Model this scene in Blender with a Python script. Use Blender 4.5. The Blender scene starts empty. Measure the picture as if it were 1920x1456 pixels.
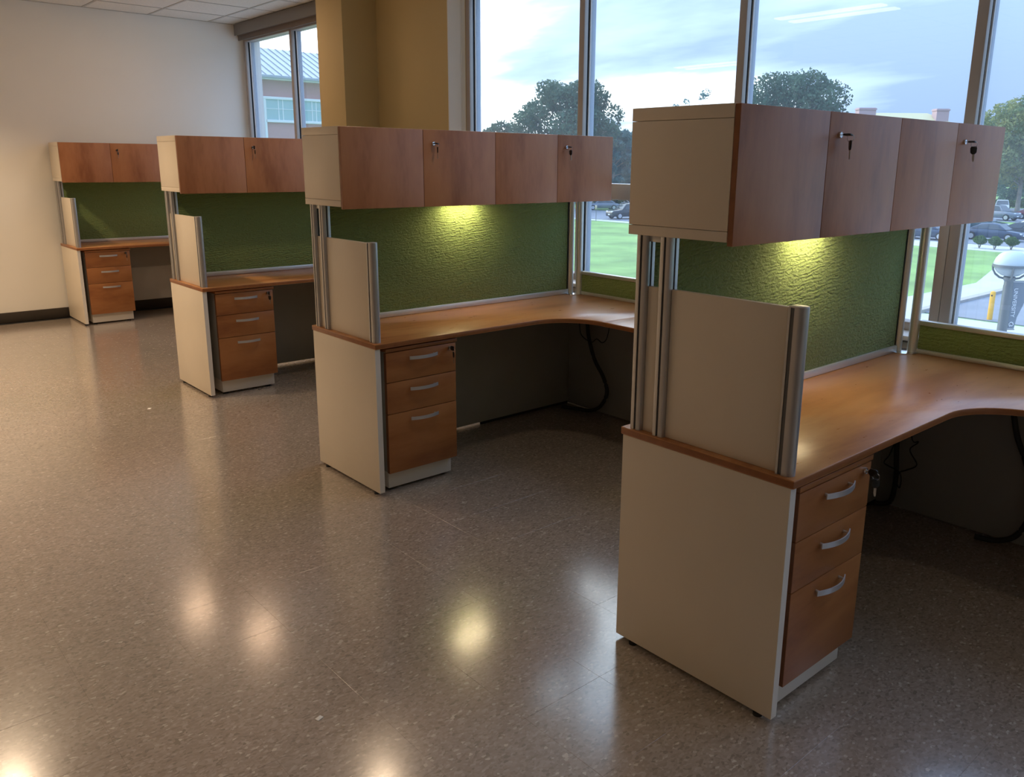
import bpy, bmesh, math, random
import numpy as np
from mathutils import Vector, Matrix

random.seed(7)
rng = np.random.default_rng(7)
S = bpy.context.scene
COL = S.collection

# ------------------------------------------------------------------ camera
cam_d = bpy.data.cameras.new('camera')
cam = bpy.data.objects.new('camera', cam_d)
COL.objects.link(cam)
S.camera = cam
YAW, PITCH, ROLL = math.radians(48.385), math.radians(-13.787), math.radians(0.499)
_f = Vector((math.cos(PITCH) * math.cos(YAW), math.cos(PITCH) * math.sin(YAW), math.sin(PITCH)))
_r = Vector((math.sin(YAW), -math.cos(YAW), 0))
_u = _r.cross(_f)
_r2 = _r * math.cos(ROLL) + _u * math.sin(ROLL)
_u2 = -_r * math.sin(ROLL) + _u * math.cos(ROLL)
CAMPOS = Vector((-1.8635, -1.0633, 1.5421))
cam.matrix_world = Matrix(((_r2.x, _u2.x, -_f.x, CAMPOS.x), (_r2.y, _u2.y, -_f.y, CAMPOS.y),
                           (_r2.z, _u2.z, -_f.z, CAMPOS.z), (0, 0, 0, 1)))
cam_d.sensor_fit = 'HORIZONTAL'
cam_d.sensor_width = 36
cam_d.lens = 36 * 1551.16 / 1920
cam_d.shift_x = -39 / 1920
cam_d.shift_y = -41 / 1920
cam_d.clip_start = 0.05
cam_d.clip_end = 2000

# ------------------------------------------------------------------ exposure
vs = S.view_settings
S.display_settings.display_device = 'sRGB'
vs.view_transform = 'Standard'
vs.look = 'None'
vs.exposure = 0.42
vs.gamma = 1.0
vs.use_curve_mapping = False
cy = S.cycles
cy.use_denoising = True
cy.max_bounces = 10
cy.diffuse_bounces = 5
cy.glossy_bounces = 5
cy.transparent_max_bounces = 16
cy.sample_clamp_indirect = 6
cy.caustics_reflective = False
cy.caustics_refractive = False


# ------------------------------------------------------------------ node helpers
def L(*c):
    """sRGB 0-255 -> linear rgba"""
    o = []
    for v in c:
        v /= 255
        o.append(v / 12.92 if v <= .04045 else ((v + .055) / 1.055) ** 2.4)
    return tuple(o) + (1,)


class NT:
    def __init__(self, tree):
        self.t = tree
        self.t.nodes.clear()

    def n(self, kind, **kw):
        nd = self.t.nodes.new(kind)
        for k, v in kw.items():
            if k == 'i':
                for kk, vv in v.items():
                    if isinstance(vv, tuple) and len(vv) == 2 and hasattr(vv[0], 'outputs'):
                        self.t.links.new(vv[0].outputs[vv[1]], nd.inputs[kk])
                    else:
                        nd.inputs[kk].default_value = vv
            else:
                setattr(nd, k, v)
        return nd

    def ramp(self, src, stops):
        nd = self.t.nodes.new('ShaderNodeValToRGB')
        self.t.links.new(src[0].outputs[src[1]], nd.inputs[0])
        e = nd.color_ramp.elements
        while len(e) < len(stops):
            e.new(.5)
        for el, (p, c) in zip(e, stops):
            el.position = p
            el.color = c
        return nd


def newmat(name):
    m = bpy.data.materials.new(name)
    m.use_nodes = True
    return m, NT(m.node_tree)


def out(nt, sh):
    o = nt.n('ShaderNodeOutputMaterial')
    nt.t.links.new(sh.outputs[0], o.inputs[0])


# ------------------------------------------------------------------ world: bright broken overcast
w = bpy.data.worlds.new('overcast_sky')
S.world = w
w.use_nodes = True
nt = NT(w.node_tree)
tc = nt.n('ShaderNodeTexCoord')
sep = nt.n('ShaderNodeSeparateXYZ', i={0: (tc, 'Generated')})
zz = nt.n('ShaderNodeMath', operation='MAXIMUM', i={0: (sep, 'Z'), 1: 0.0})
za = nt.n('ShaderNodeMath', operation='ADD', i={0: (zz, 0), 1: 0.16})
px = nt.n('ShaderNodeMath', operation='DIVIDE', i={0: (sep, 'X'), 1: (za, 0)})
py = nt.n('ShaderNodeMath', operation='DIVIDE', i={0: (sep, 'Y'), 1: (za, 0)})
cmb = nt.n('ShaderNodeCombineXYZ', i={0: (px, 0), 1: (py, 0), 2: 0.37})
rot = nt.n('ShaderNodeMapping', i={'Vector': (cmb, 0), 'Rotation': (0, 0, math.radians(42)), 'Scale': (.9, .42, 1), 'Location': (1.7, .35, 0)})
n1 = nt.n('ShaderNodeTexNoise', i={'Vector': (rot, 0), 'Scale': 1.0, 'Detail': 6.0, 'Roughness': .52})
# the cloud deck thins towards the north-west (+Y), so that side of the sky is whiter
az = nt.n('ShaderNodeMath', operation='MULTIPLY_ADD', i={0: (sep, 'Y'), 1: 0.85, 2: -0.82})
ad = nt.n('ShaderNodeMath', operation='MULTIPLY_ADD', i={0: (n1, 'Fac'), 1: 1.6, 2: (az, 0)})
cr = nt.ramp((ad, 0), [(.28, (.15, .215, .34, 1)), (.44, (.25, .335, .48, 1)), (.54, (.50, .59, .68, 1)), (.66, (1.15, 1.18, 1.19, 1))])
# overcast luminance rises from horizon to zenith (CIE overcast law, 1 : 3)
lum = nt.n('ShaderNodeMath', operation='MULTIPLY_ADD', i={0: (zz, 0), 1: 5.2, 2: 2.1})
bg = nt.n('ShaderNodeBackground', i={'Color': (cr, 0), 'Strength': (lum, 0)})
wo = nt.n('ShaderNodeOutputWorld', i={0: (bg, 0)})


def portal(x, y0, y1, z0, z1):
    d = bpy.data.lights.new('window_portal', 'AREA')
    d.shape = 'RECTANGLE'
    d.size, d.size_y = (z1 - z0), (y1 - y0)
    d.cycles.is_portal = True
    o = bpy.data.objects.new('window_portal', d)
    o.location = (x, (y0 + y1) / 2, (z0 + z1) / 2)
    o.rotation_euler = (0, math.radians(90), 0)      # local -Z looks into the room (-X)
    COL.objects.link(o)


portal(2.3, -4.4, 4.2, .8, 2.83)
portal(2.3, 5.85, 8.2, .8, 2.83)


# ------------------------------------------------------------------ materials
def principled(name, base, rough=.5, metal=0.0, spec=.5, noise=0.0, nscale=40, bump=0.0, bscale=200, coat=0.0):
    m, nt = newmat(name)
    p = nt.n('ShaderNodeBsdfPrincipled', i={'Base Color': base, 'Roughness': rough, 'Metallic': metal, 'Specular IOR Level': spec, 'Coat Weight': coat})
    g = nt.n('ShaderNodeNewGeometry')
    if noise:
        n = nt.n('ShaderNodeTexNoise', i={'Vector': (g, 'Position'), 'Scale': nscale, 'Detail': 4.0})
        lo = tuple(c * (1 - noise) for c in base[:3]) + (1,)
        hi = tuple(min(1, c * (1 + noise)) for c in base[:3]) + (1,)
        r = nt.ramp((n, 'Fac'), [(.3, lo), (.7, hi)])
        nt.t.links.new(r.outputs[0], p.inputs['Base Color'])
    if bump:
        n2 = nt.n('ShaderNodeTexNoise', i={'Vector': (g, 'Position'), 'Scale': bscale, 'Detail': 2.0})
        b = nt.n('ShaderNodeBump', i={'Height': (n2, 'Fac'), 'Strength': bump, 'Distance': .002})
        nt.t.links.new(b.outputs[0], p.inputs['Normal'])
    out(nt, p)
    return m


def wood(name, scale, base, dark, light, rough):
    m, nt = newmat(name)
    g = nt.n('ShaderNodeNewGeometry')
    mp = nt.n('ShaderNodeMapping', i={'Vector': (g, 'Position'), 'Scale': scale})
    n1 = nt.n('ShaderNodeTexNoise', i={'Vector': (mp, 0), 'Scale': 1.0, 'Detail': 5.0, 'Roughness': .55, 'Distortion': .25})
    n2 = nt.n('ShaderNodeTexNoise', i={'Vector': (mp, 0), 'Scale': 7.0, 'Detail': 3.0, 'Roughness': .6})
    mx = nt.n('ShaderNodeMath', operation='MULTIPLY_ADD', i={0: (n2, 'Fac'), 1: .25, 2: (n1, 'Fac')})
    r = nt.ramp((mx, 0), [(.46, dark), (.61, base), (.76, light)])
    rr = nt.n('ShaderNodeMapRange', i={'Value': (n2, 'Fac'), 'To Min': rough - .03, 'To Max': rough + .05})
    p = nt.n('ShaderNodeBsdfPrincipled', i={'Base Color': (r, 0), 'Roughness': (rr, 0), 'Specular IOR Level': .5})
    out(nt, p)
    return m


WB, WD, WL_ = (.52, .230, .080, 1), (.40, .155, .050, 1), (.59, .285, .11, 1)
M = {}
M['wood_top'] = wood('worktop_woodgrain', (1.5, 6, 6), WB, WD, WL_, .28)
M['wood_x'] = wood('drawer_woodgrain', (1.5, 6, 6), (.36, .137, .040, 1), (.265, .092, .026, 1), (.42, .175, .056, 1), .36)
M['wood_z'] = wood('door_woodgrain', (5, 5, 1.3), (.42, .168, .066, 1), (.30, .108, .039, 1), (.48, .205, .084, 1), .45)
M['wood_edge'] = principled('dark_edge_band', (.24, .085, .028, 1), .4, noise=.15, nscale=30)
M['top_edge'] = principled('worktop_edge_band', (.30, .11, .034, 1), .36, noise=.12, nscale=25)
M['white'] = principled('white_laminate', (.78, .69, .55, 1), .38, noise=.03, nscale=3)
M['whitee'] = principled('white_edge_band', (.80, .76, .67, 1), .35)
M['greylam'] = principled('grey_laminate', (.42, .41, .37, 1), .5, noise=.04, nscale=4)
M['alu'] = principled('brushed_aluminium', (.50, .49, .48, 1), .34, metal=.7, noise=.04, nscale=8)
M['alu_lite'] = principled('satin_aluminium_trim', (.66, .66, .64, 1), .35, metal=.6)
M['alu_slot'] = principled('aluminium_slot_shade', (.12, .12, .12, 1), .5, metal=.3)  # dark grey paints the shade inside the post slots
M['handle'] = principled('satin_silver_handle', (.62, .62, .62, 1), .3, metal=.55)
M['chrome'] = principled('chrome', (.75, .75, .75, 1), .12, metal=1)
M['steel'] = principled('key_steel', (.55, .50, .45, 1), .3, metal=1)
M['blackp'] = principled('black_plastic', (.012, .012, .012, 1), .4)
M['rubber'] = principled('black_rubber', (.02, .02, .019, 1), .7)
M['conduit'] = principled('dark_grey_conduit', (.03, .03, .028, 1), .5)
M['wall'] = principled('white_wall_paint', (.87, .85, .79, 1), .75, noise=.02, nscale=1.5, bump=.08, bscale=350)
M['wallg'] = principled('cream_wall_paint', (.58, .46, .235, 1), .7, noise=.02, nscale=1.5, bump=.08, bscale=350)
M['wallb'] = principled('rear_wall_paint', (.66, .60, .50, 1), .8)
M['ceil'] = principled('ceiling_tile_mineral', (.74, .70, .62, 1), .9, noise=.06, nscale=60, bump=.25, bscale=260)
M['grid'] = principled('ceiling_grid_white', (.50, .47, .41, 1), .6)
M['base'] = principled('dark_vinyl_base', (.045, .036, .028, 1), .5)
M['fascia'] = principled('grey_blind_fascia', (.20, .185, .17, 1), .45)
M['blindf'] = principled('brown_grey_blind_fabric', (.17, .14, .12, 1), .8)
M['mull'] = principled('grey_mullion_metal', (.46, .41, .37, 1), .45, metal=.25)
M['gasket'] = principled('black_gasket', (.006, .008, .012, 1), .6)
M['bead'] = principled('white_glazing_bead', (.85, .85, .85, 1), .4)
M['cap'] = principled('blue_grey_outer_cap', (.46, .52, .62, 1), .45)
M['sill'] = principled('pale_sill', (.72, .74, .74, 1), .4)
M['conv'] = principled('convector_cover_enamel', (.46, .44, .40, 1), .5)
M['paper'] = principled('white_paper', (.85, .83, .78, 1), .8)


def fabric():
    m, nt = newmat('green_quilted_fabric')
    g = nt.n('ShaderNodeNewGeometry')
    mp = nt.n('ShaderNodeMapping', i={'Vector': (g, 'Position'), 'Scale': (34, 34, 70), 'Rotation': (0, math.radians(12), 0)})
    n1 = nt.n('ShaderNodeTexNoise', i={'Vector': (mp, 0), 'Scale': 1.0, 'Detail': 2.0, 'Distortion': 1.1})
    wv = nt.n('ShaderNodeTexWave', wave_type='BANDS', bands_direction='Z', i={'Vector': (mp, 0), 'Scale': .30, 'Distortion': 7.0, 'Detail': 2.0, 'Detail Scale': 1.6})
    n3 = nt.n('ShaderNodeTexNoise', i={'Vector': (g, 'Position'), 'Scale': 900.0, 'Detail': 1.0})
    h = nt.n('ShaderNodeMath', operation='MULTIPLY_ADD', i={0: (wv, 'Fac'), 1: .16, 2: (n1, 'Fac')})
    h2 = nt.n('ShaderNodeMath', operation='MULTIPLY_ADD', i={0: (n3, 'Fac'), 1: .10, 2: (h, 0)})
    b = nt.n('ShaderNodeBump', i={'Height': (h2, 0), 'Strength': 1.0, 'Distance': .012})
    r = nt.ramp((n3, 'Fac'), [(.3, (.18, .25, .075, 1)), (.7, (.25, .34, .115, 1))])
    p = nt.n('ShaderNodeBsdfPrincipled', i={'Base Color': (r, 0), 'Roughness': .85, 'Specular IOR Level': .25, 'Sheen Weight': .15, 'Normal': (b, 0)})
    out(nt, p)
    return m


M['fabric'] = fabric()


def vinyl():
    m, nt = newmat('speckled_vinyl_tile')
    g = nt.n('ShaderNodeNewGeometry')
    n0 = nt.n('ShaderNodeTexNoise', i={'Vector': (g, 'Position'), 'Scale': 30.0, 'Detail': 3.0})
    wrp = nt.n('ShaderNodeVectorMath', operation='MULTIPLY_ADD', i={0: (n0, 'Color'), 1: (.012, .012, 0), 2: (g, 'Position')})
    mp = nt.n('ShaderNodeMapping', i={'Vector': (wrp, 0), 'Scale': (95, 150, 1)})
    v1 = nt.n('ShaderNodeTexVoronoi', feature='F1', i={'Vector': (mp, 0), 'Scale': 1.0})
    sc = nt.n('ShaderNodeSeparateColor', i={0: (v1, 'Color')})
    r1 = nt.ramp((sc, 0), [(0, L(138, 127, 116)), (.15, L(154, 142, 131)), (.55, L(163, 151, 140)), (.85, L(171, 159, 148)), (.97, L(180, 169, 158)), (1.0, L(204, 195, 183))])
    n2 = nt.n('ShaderNodeTexNoise', i={'Vector': (g, 'Position'), 'Scale': .9, 'Detail': 3.0})
    tint = nt.ramp((n2, 'Fac'), [(.35, (.92, .93, .90, 1)), (.65, (1.03, 1.0, .985, 1))])
    mul = nt.n('ShaderNodeMix', data_type='RGBA', blend_type='MULTIPLY', i={0: 1.0, 6: (r1, 0), 7: (tint, 0)})
    n3 = nt.n('ShaderNodeTexNoise', i={'Vector': (g, 'Position'), 'Scale': 7.0, 'Detail': 4.0})
    rr = nt.n('ShaderNodeMapRange', i={'Value': (n3, 'Fac'), 'From Min': .3, 'From Max': .7, 'To Min': .20, 'To Max': .26})
    n4 = nt.n('ShaderNodeTexNoise', i={'Vector': (g, 'Position'), 'Scale': 55.0, 'Detail': 3.0})
    b = nt.n('ShaderNodeBump', i={'Height': (n4, 'Fac'), 'Strength': .05, 'Distance': .003})
    p = nt.n('ShaderNodeBsdfPrincipled', i={'Base Color': (mul, 2), 'Roughness': (rr, 0), 'Specular IOR Level': .5, 'Normal': (b, 0), 'Coat Weight': 1.0, 'Coat Roughness': .15, 'Coat IOR': 1.6})
    out(nt, p)
    return m


M['vinyl'] = vinyl()


def glass(name, tint, haze):
    m, nt = newmat(name)
    lw = nt.n('ShaderNodeLayerWeight', i={'Blend': .5})
    pw = nt.n('ShaderNodeMath', operation='POWER', i={0: (lw, 'Facing'), 1: 4.0})
    fr = nt.n('ShaderNodeMath', operation='MULTIPLY_ADD', i={0: (pw, 0), 1: .9, 2: .035})
    tr = nt.n('ShaderNodeBsdfTransparent', i={'Color': tint})
    gl = nt.n('ShaderNodeBsdfGlossy', i={'Color': (1, 1, 1, 1), 'Roughness': 0.0})
    mx = nt.n('ShaderNodeMixShader', i={0: (fr, 0), 1: (tr, 0), 2: (gl, 0)})
    last = mx
    if haze:  # translucent share lays a pale haze over the outside view
        tl = nt.n('ShaderNodeBsdfTranslucent', i={'Color': (.85, .93, 1, 1)})
        last = nt.n('ShaderNodeMixShader', i={0: haze, 1: (mx, 0), 2: (tl, 0)})
    out(nt, last)
    return m


M['glass'] = glass('window_glass', (.965, .985, .99, 1), .035)
M['carglass'] = principled('car_glass', (.03, .04, .05, 1), .05, spec=.8)


def emit(name, col, st):
    m, nt = newmat(name)
    e = nt.n('ShaderNodeEmission', i={'Color': col, 'Strength': st})
    out(nt, e)
    return m


M['lens_tube'] = emit('troffer_lens_light', (1, .90, .76, 1), 3.2)
M['lens_down'] = emit('downlight_lens_light', (1, .66, .42, 1), 18.0)
M['lens_task'] = emit('task_light_lens', (1, .80, .46, 1), 42.0)


# ------------------------------------------------------------------ mesh helpers
class MB:
    def __init__(self):
        self.v, self.f = [], []

    def add(self, vs_, fs):
        o = len(self.v)
        self.v += [tuple(p) for p in vs_]
        self.f += [tuple(i + o for i in f) for f in fs]
        return self

    def box(self, x0, x1, y0, y1, z0, z1):
        return self.add([(x0, y0, z0), (x1, y0, z0), (x1, y1, z0), (x0, y1, z0), (x0, y0, z1), (x1, y0, z1), (x1, y1, z1), (x0, y1, z1)],
                        [(0, 3, 2, 1), (4, 5, 6, 7), (0, 1, 5, 4), (1, 2, 6, 5), (2, 3, 7, 6), (3, 0, 4, 7)])

    def prism(self, poly, z0, z1):
        n = len(poly)
        return self.add([(x, y, z0) for x, y in poly] + [(x, y, z1) for x, y in poly],
                        [tuple(range(n - 1, -1, -1)), tuple(range(n, 2 * n))] + [(i, (i + 1) % n, n + (i + 1) % n, n + i) for i in range(n)])

    def tube(self, path, r, n=8, closed=False):
        P = [Vector(p) for p in path]
        m = len(P)
        rings = []
        for i, p in enumerate(P):
            if closed:
                t = (P[(i + 1) % m] - P[i - 1])
            else:
                t = P[min(i + 1, m - 1)] - P[max(i - 1, 0)]
            t = t.normalized()
            a = Vector((0, 0, 1)) if abs(t.z) < .9 else Vector((1, 0, 0))
            u = t.cross(a).normalized()
            v_ = t.cross(u)
            rr = r[i] if isinstance(r, (list, tuple)) else r
            rings.append([p + (u * math.cos(k * 2 * math.pi / n) + v_ * math.sin(k * 2 * math.pi / n)) * rr for k in range(n)])
        vs_ = [q for ring in rings for q in ring]
        fs = []
        for i in range(m if closed else m - 1):
            j = (i + 1) % m
            for k in range(n):
                fs.append((i * n + k, i * n + (k + 1) % n, j * n + (k + 1) % n, j * n + k))
        if not closed:
            fs.append(tuple(range(n - 1, -1, -1)))
            fs.append(tuple((m - 1) * n + k for k in range(n)))
        return self.add(vs_, fs)

    def lathe(self, prof, c=(0, 0, 0), axis='z', n=20, caps=True):
        """prof: list of (radius, height)"""
        vs_, fs = [], []
        for r, h in prof:
            for k in range(n):
                a = k * 2 * math.pi / n
                x, y = r * math.cos(a), r * math.sin(a)
                q = {'z': (x, y, h), 'y': (x, h, y), 'x': (h, x, y)}[axis]
                vs_.append((q[0] + c[0], q[1] + c[1], q[2] + c[2]))
        m = len(prof)
        for i in range(m - 1):
            for k in range(n):
                fs.append((i * n + k, i * n + (k + 1) % n, (i + 1) * n + (k + 1) % n, (i + 1) * n + k))
        if caps:
            fs.append(tuple(range(n - 1, -1, -1)))
            fs.append(tuple((m - 1) * n + k for k in range(n)))
        return self.add(vs_, fs)

    def mesh(self, name, mat, bevel=0.0, smooth=35, seg=2):
        me = bpy.data.meshes.new(name)
        me.from_pydata(self.v, [], self.f)
        bm = bmesh.new()
        bm.from_mesh(me)
        bmesh.ops.recalc_face_normals(bm, faces=bm.faces)
        if bevel:
            ed = [e for e in bm.edges if len(e.link_faces) == 2 and e.calc_face_angle(0) > math.radians(40)]
            bmesh.ops.bevel(bm, geom=ed, offset=bevel, segments=seg, affect='EDGES', profile=.5, clamp_overlap=True)
        bm.to_mesh(me)
        bm.free()
        if smooth:
            me.shade_smooth()
            me.set_sharp_from_angle(angle=math.radians(smooth))
        me.materials.append(mat)
        return me


def tag(o, label=None, cat=None, group=None, kind=None):
    if label: o['label'] = label
    if cat: o['category'] = cat
    if group: o['group'] = group
    if kind: o['kind'] = kind
    return o


def link(name, me, parent=None, loc=None, rz=0):
    o = bpy.data.objects.new(name, me)
    COL.objects.link(o)
    if parent is not None:
        o.parent = parent
    if loc is not None:
        o.location = loc
    if rz:
        o.rotation_euler = (0, 0, rz)
    return o


def empty(name, loc, rz=0, label=None, cat=None, group=None):
    o = link(name, None, None, loc, rz)
    o.empty_display_size = .1
    return tag(o, label, cat, group)


def part(name, mb, mat, parent, bevel=0.0, loc=None, smooth=35, seg=2):
    return link(name, mb.mesh(name, mat, bevel, smooth, seg), parent, loc)


def struct(name, mb, mat, bevel=0.0, label=None):
    o = link(name, mb.mesh(name, mat, bevel))
    return tag(o, label=label, kind='structure')


CACHE = {}


def cpart(key, name, fn, mat, parent, bevel=0.0, loc=None, rz=0, smooth=35, seg=2):
    """part whose mesh is shared between copies"""
    k = (key, mat.name)
    if k not in CACHE:
        CACHE[k] = fn().mesh(name, mat, bevel, smooth, seg)
        if key in ('top', 'ret'):
            me = CACHE[k]
            me.materials.append(M['top_edge'])
            for p in me.polygons:
                if abs(p.normal.z) < .3:
                    p.material_index = 1
    return link(name, CACHE[k], parent, loc, rz)


# ================================================================== ROOM
ZC = 2.96
YW = 8.2
XG = 2.1          # inner face of the mullions
X0, Y0 = -7.5, -5.5

floor = struct('floor', MB().box(X0, 2.3, Y0, YW + .2, -.15, -.004), M['rubber'], label='grey brown speckled vinyl tile floor')
TS = 0.305
ax, ay = -.2, .485
tile_mb = MB()
h_ = TS / 2
c_ = .0005
tile_mb.add([(-h_, -h_, -.003), (h_, -h_, -.003), (h_, h_, -.003), (-h_, h_, -.003),
             (-h_ + .0001, -h_ + .0001, -.0003), (h_ - .0001, -h_ + .0001, -.0003), (h_ - .0001, h_ - .0001, -.0003), (-h_ + .0001, h_ - .0001, -.0003),
             (-h_ + c_, -h_ + c_, 0), (h_ - c_, -h_ + c_, 0), (h_ - c_, h_ - c_, 0), (-h_ + c_, h_ - c_, 0)],
            [(0, 1, 5, 4), (1, 2, 6, 5), (2, 3, 7, 6), (3, 0, 4, 7), (4, 5, 9, 8), (5, 6, 10, 9), (6, 7, 11, 10), (7, 4, 8, 11), (8, 9, 10, 11)])
tile_me = tile_mb.mesh('floor_tile', M['vinyl'], smooth=0)
inv = cam.matrix_world.inverted()
tiles = []
for i in range(-24, 9):
    for j in range(-20, 27):
        x, y = ax + (i + .5) * TS, ay + (j + .5) * TS
        if x - h_ < X0 or x + h_ > 2.15 or y - h_ < Y0 or y + h_ > YW + .12:
            continue
        q = inv @ Vector((x, y, 0))
        vis = False
        if q.z < -.3:
            u, v = 999 + 1551 * q.x / -q.z, 687 - 1551 * q.y / -q.z
            vis = 60 < u < 1940 and v < 1500
        if x > .1 and -.2 < y < .7:
            vis = vis and y < .2
        tiles.append((0 if vis else 1, -q.z if vis else abs(q.z), x, y))
tiles.sort()
rest = MB()
for k, (nv, d, x, y) in enumerate(tiles):
    tz = rng.normal(0, .00002)
    if k < 300:
        o = link('floor_tile', tile_me, floor, (x, y, tz))
        o.rotation_euler = (rng.normal(0, .0003), rng.normal(0, .0003), 0)
    else:
        rest.add([(a + x, b + y, c) for a, b, c in tile_mb.v], tile_mb.f)
o = part('floor_tile_field', rest, M['vinyl'], floor, smooth=0)
o['kind'] = 'stuff'

# far wall, window wall pieces, hidden rear walls
struct('wall_back', MB().box(X0, 2.3, YW, YW + .15, 0, ZC + .1), M['wall'], label='off-white painted end wall beyond the last desk')
struct('wall_left', MB().box(X0 - .15, X0, Y0, YW, 0, ZC + .1), M['wallb'])
struct('wall_front', MB().box(X0, 2.3, Y0 - .15, Y0, 0, ZC + .1), M['wallb'])
wr = MB()
wr.box(2.0, 2.2, 4.275, 5.27, 0, ZC + .1).box(2.1, 2.2, 4.185, 4.275, 0, ZC + .1)
wr.box(2.0, 2.2, 5.70, 5.86, 0, ZC + .1)
wr.box(2.1, 2.3, Y0, YW, 2.83, ZC + .1)
wr.box(2.1, 2.3, Y0, 4.19, -.3, .755).box(2.1, 2.3, 5.86, YW, -.3, .755)
struct('wall_right', wr, M['wallg'], label='cream painted window wall')
struct('column', MB().box(1.685, 2.05, 5.27, 5.70, 0, ZC + .1), M['wallg'], bevel=.004, label='cream painted square column between the windows')
struct('trim_1', MB().prism([(2.0, 4.276), (2.0, 4.268), (2.07, 4.208), (2.074, 4.212), (2.078, 4.201), (2.082, 4.205), (2.1, 4.189), (2.1, 4.276)], .76, 2.83), M['wall'], label='jamb beside the column, splayed and whitened in place of window light')  # white paint and splay stand in for window light here
struct('baseboard_back', MB().box(X0, 2.0, YW - .012, YW, 0, .1), M['base'], bevel=.003, label='dark vinyl base along the end wall')

# sill and convector cover under the windows
struct('trim_2', MB().box(1.955, 2.12, Y0, 4.19, .752, .775).box(1.955, 2.12, 5.86, YW, .752, .775), M['sill'], bevel=.004, label='pale window sill')
cv = struct('trim_3', MB().box(1.975, 2.1, Y0, 4.19, 0, .50).box(1.975, 2.1, 5.86, YW, 0, .50), M['conv'], label='grey convector cover below the sill')
for k, (a, b) in enumerate(((.505, .562), (.567, .624), (.629, .686), (.691, .748))):
    for (y0, y1) in ((Y0, 4.19), (5.86, YW)):
        mbx = MB().prism([(1.975, a), (1.975, b - .008), (1.99, b), (2.09, b), (2.09, a)], y0, y1)
        mbx.v = [(x, z, y) for x, y, z in mbx.v]
        part('slat', mbx, M['conv'], cv)

# windows
near = [4.16, 2.956, 1.736, .512, -.71, -1.93, -3.15, -4.37, -5.48]
far = [8.15, 7.046, 5.88]
wn = 0


def mull_mesh(yc):
    return (MB().box(XG, XG + .034, yc - .024, yc + .024, .775, 2.83),
            MB().box(XG + .034, XG + .052, yc - .018, yc + .018, .775, 2.83),
            MB().box(XG + .052, XG + .064, yc - .026, yc + .026, .775, 2.83),
            MB().box(XG + .068, XG + .106, yc - .024, yc + .024, .775, 2.83))


for seq in (far, near):
    for k in range(len(seq) - 1):
        wn += 1
        ya, yb = seq[k], seq[k + 1]
        fr = MB().box(XG, XG + .06, yb + .024, ya - .024, .775, .815).box(XG, XG + .06, yb + .024, ya - .024, 2.79, 2.83)
        fr.box(XG + .068, XG + .106, yb + .024, ya - .024, .775, .812).box(XG + .068, XG + .106, yb + .024, ya - .024, 2.79, 2.83)
        win = struct('window_%d' % wn, fr, M['mull'], bevel=.002)
        for (yc, first) in ((ya, True), (yb, False)):
            if not first and k < len(seq) - 2:
                continue
            a, b, c, d = mull_mesh(yc)
            mo = part('mullion', a, M['mull'], win, bevel=.003)
            part('gasket', b, M['gasket'], mo)
            part('glazing_bead', c, M['bead'], mo)
            part('outer_cap', d, M['cap'], mo, bevel=.003)
        if yb < .4:
            to = None
        else:
          to = part('transom', MB().box(XG, XG + .05, yb + .024, ya - .024, 1.322, 1.421), M['mull'], win, bevel=.003)
          part('outer_cap', MB().box(XG + .068, XG + .106, yb + .024, ya - .024, 1.322, 1.421), M['cap'], to, bevel=.003)
        if .4 < yb < .6:
            part('sash_stile', MB().box(XG - .001, XG + .05, yb + .0245, yb + .070, .815, 1.322), M['mull'], win, bevel=.003)
        gl = MB().box(XG + .064, XG + .068, yb, ya, .79, 2.82)
        part('pane', gl, M['glass'], win, smooth=0)

# roller blind over the far window
bl = empty('roller_blind', (2.0, 6.9, ZC), label='grey roller blind fascia above the far window by the column', cat='blind')
part('fascia', MB().box(.0, .012, -1.04, 1.255, -.115, -.002).box(.0, .10, -1.04, 1.255, -.006, -.001), M['fascia'], bl, bevel=.002)
mb = MB().tube([(.05, -1.03, -.085), (.05, 1.25, -.085)], .036, 14)
part('roller', mb, M['blindf'], bl)
part('hem_bar', MB().box(.035, .05, -1.03, 1.25, -.165, -.10), M['blindf'], bl, bevel=.003)
part('end_bracket', MB().box(.014, .085, 1.255, 1.262, -.15, -.004), M['bead'], bl, bevel=.002)

# ceiling
ceil = struct('ceiling', MB().box(X0, 2.3, Y0, YW + .1, ZC + .012, ZC + .12), M['ceil'], label='suspended ceiling of square mineral tiles')
cx0, cy0, CT = -.06, 7.73, .602
ct = MB().prism([(-.288, -.288), (.288, -.288), (.288, .288), (-.288, .288)], .004, .014)
ctm = ct.mesh('ceiling_tile', M['ceil'], bevel=.002, smooth=0, seg=1)
crest = MB()
for i in range(-13, 4):
    for j in range(-23, 2):
        x, y = cx0 + (i + .5) * CT, cy0 + (j - .5) * CT
        if x + .29 > 2.1 or x - .29 < X0 or y - .29 < Y0:
            continue
        if y + .29 > YW:
            s = (YW - .012 - (y - .288)) / .576
            o = link('ceiling_tile', ctm, ceil, (x, y - .288 + .288 * s, ZC))
            o.scale = (1, s, 1)
        elif x > -1.5 and y > 4.5:
            link('ceiling_tile', ctm, ceil, (x, y, ZC))
        else:
            crest.add([(a + x, b + y, c + ZC) for a, b, c in ct.v], ct.f)
o = part('ceiling_tile_field', crest, M['ceil'], ceil, smooth=0)
o['kind'] = 'stuff'
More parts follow.
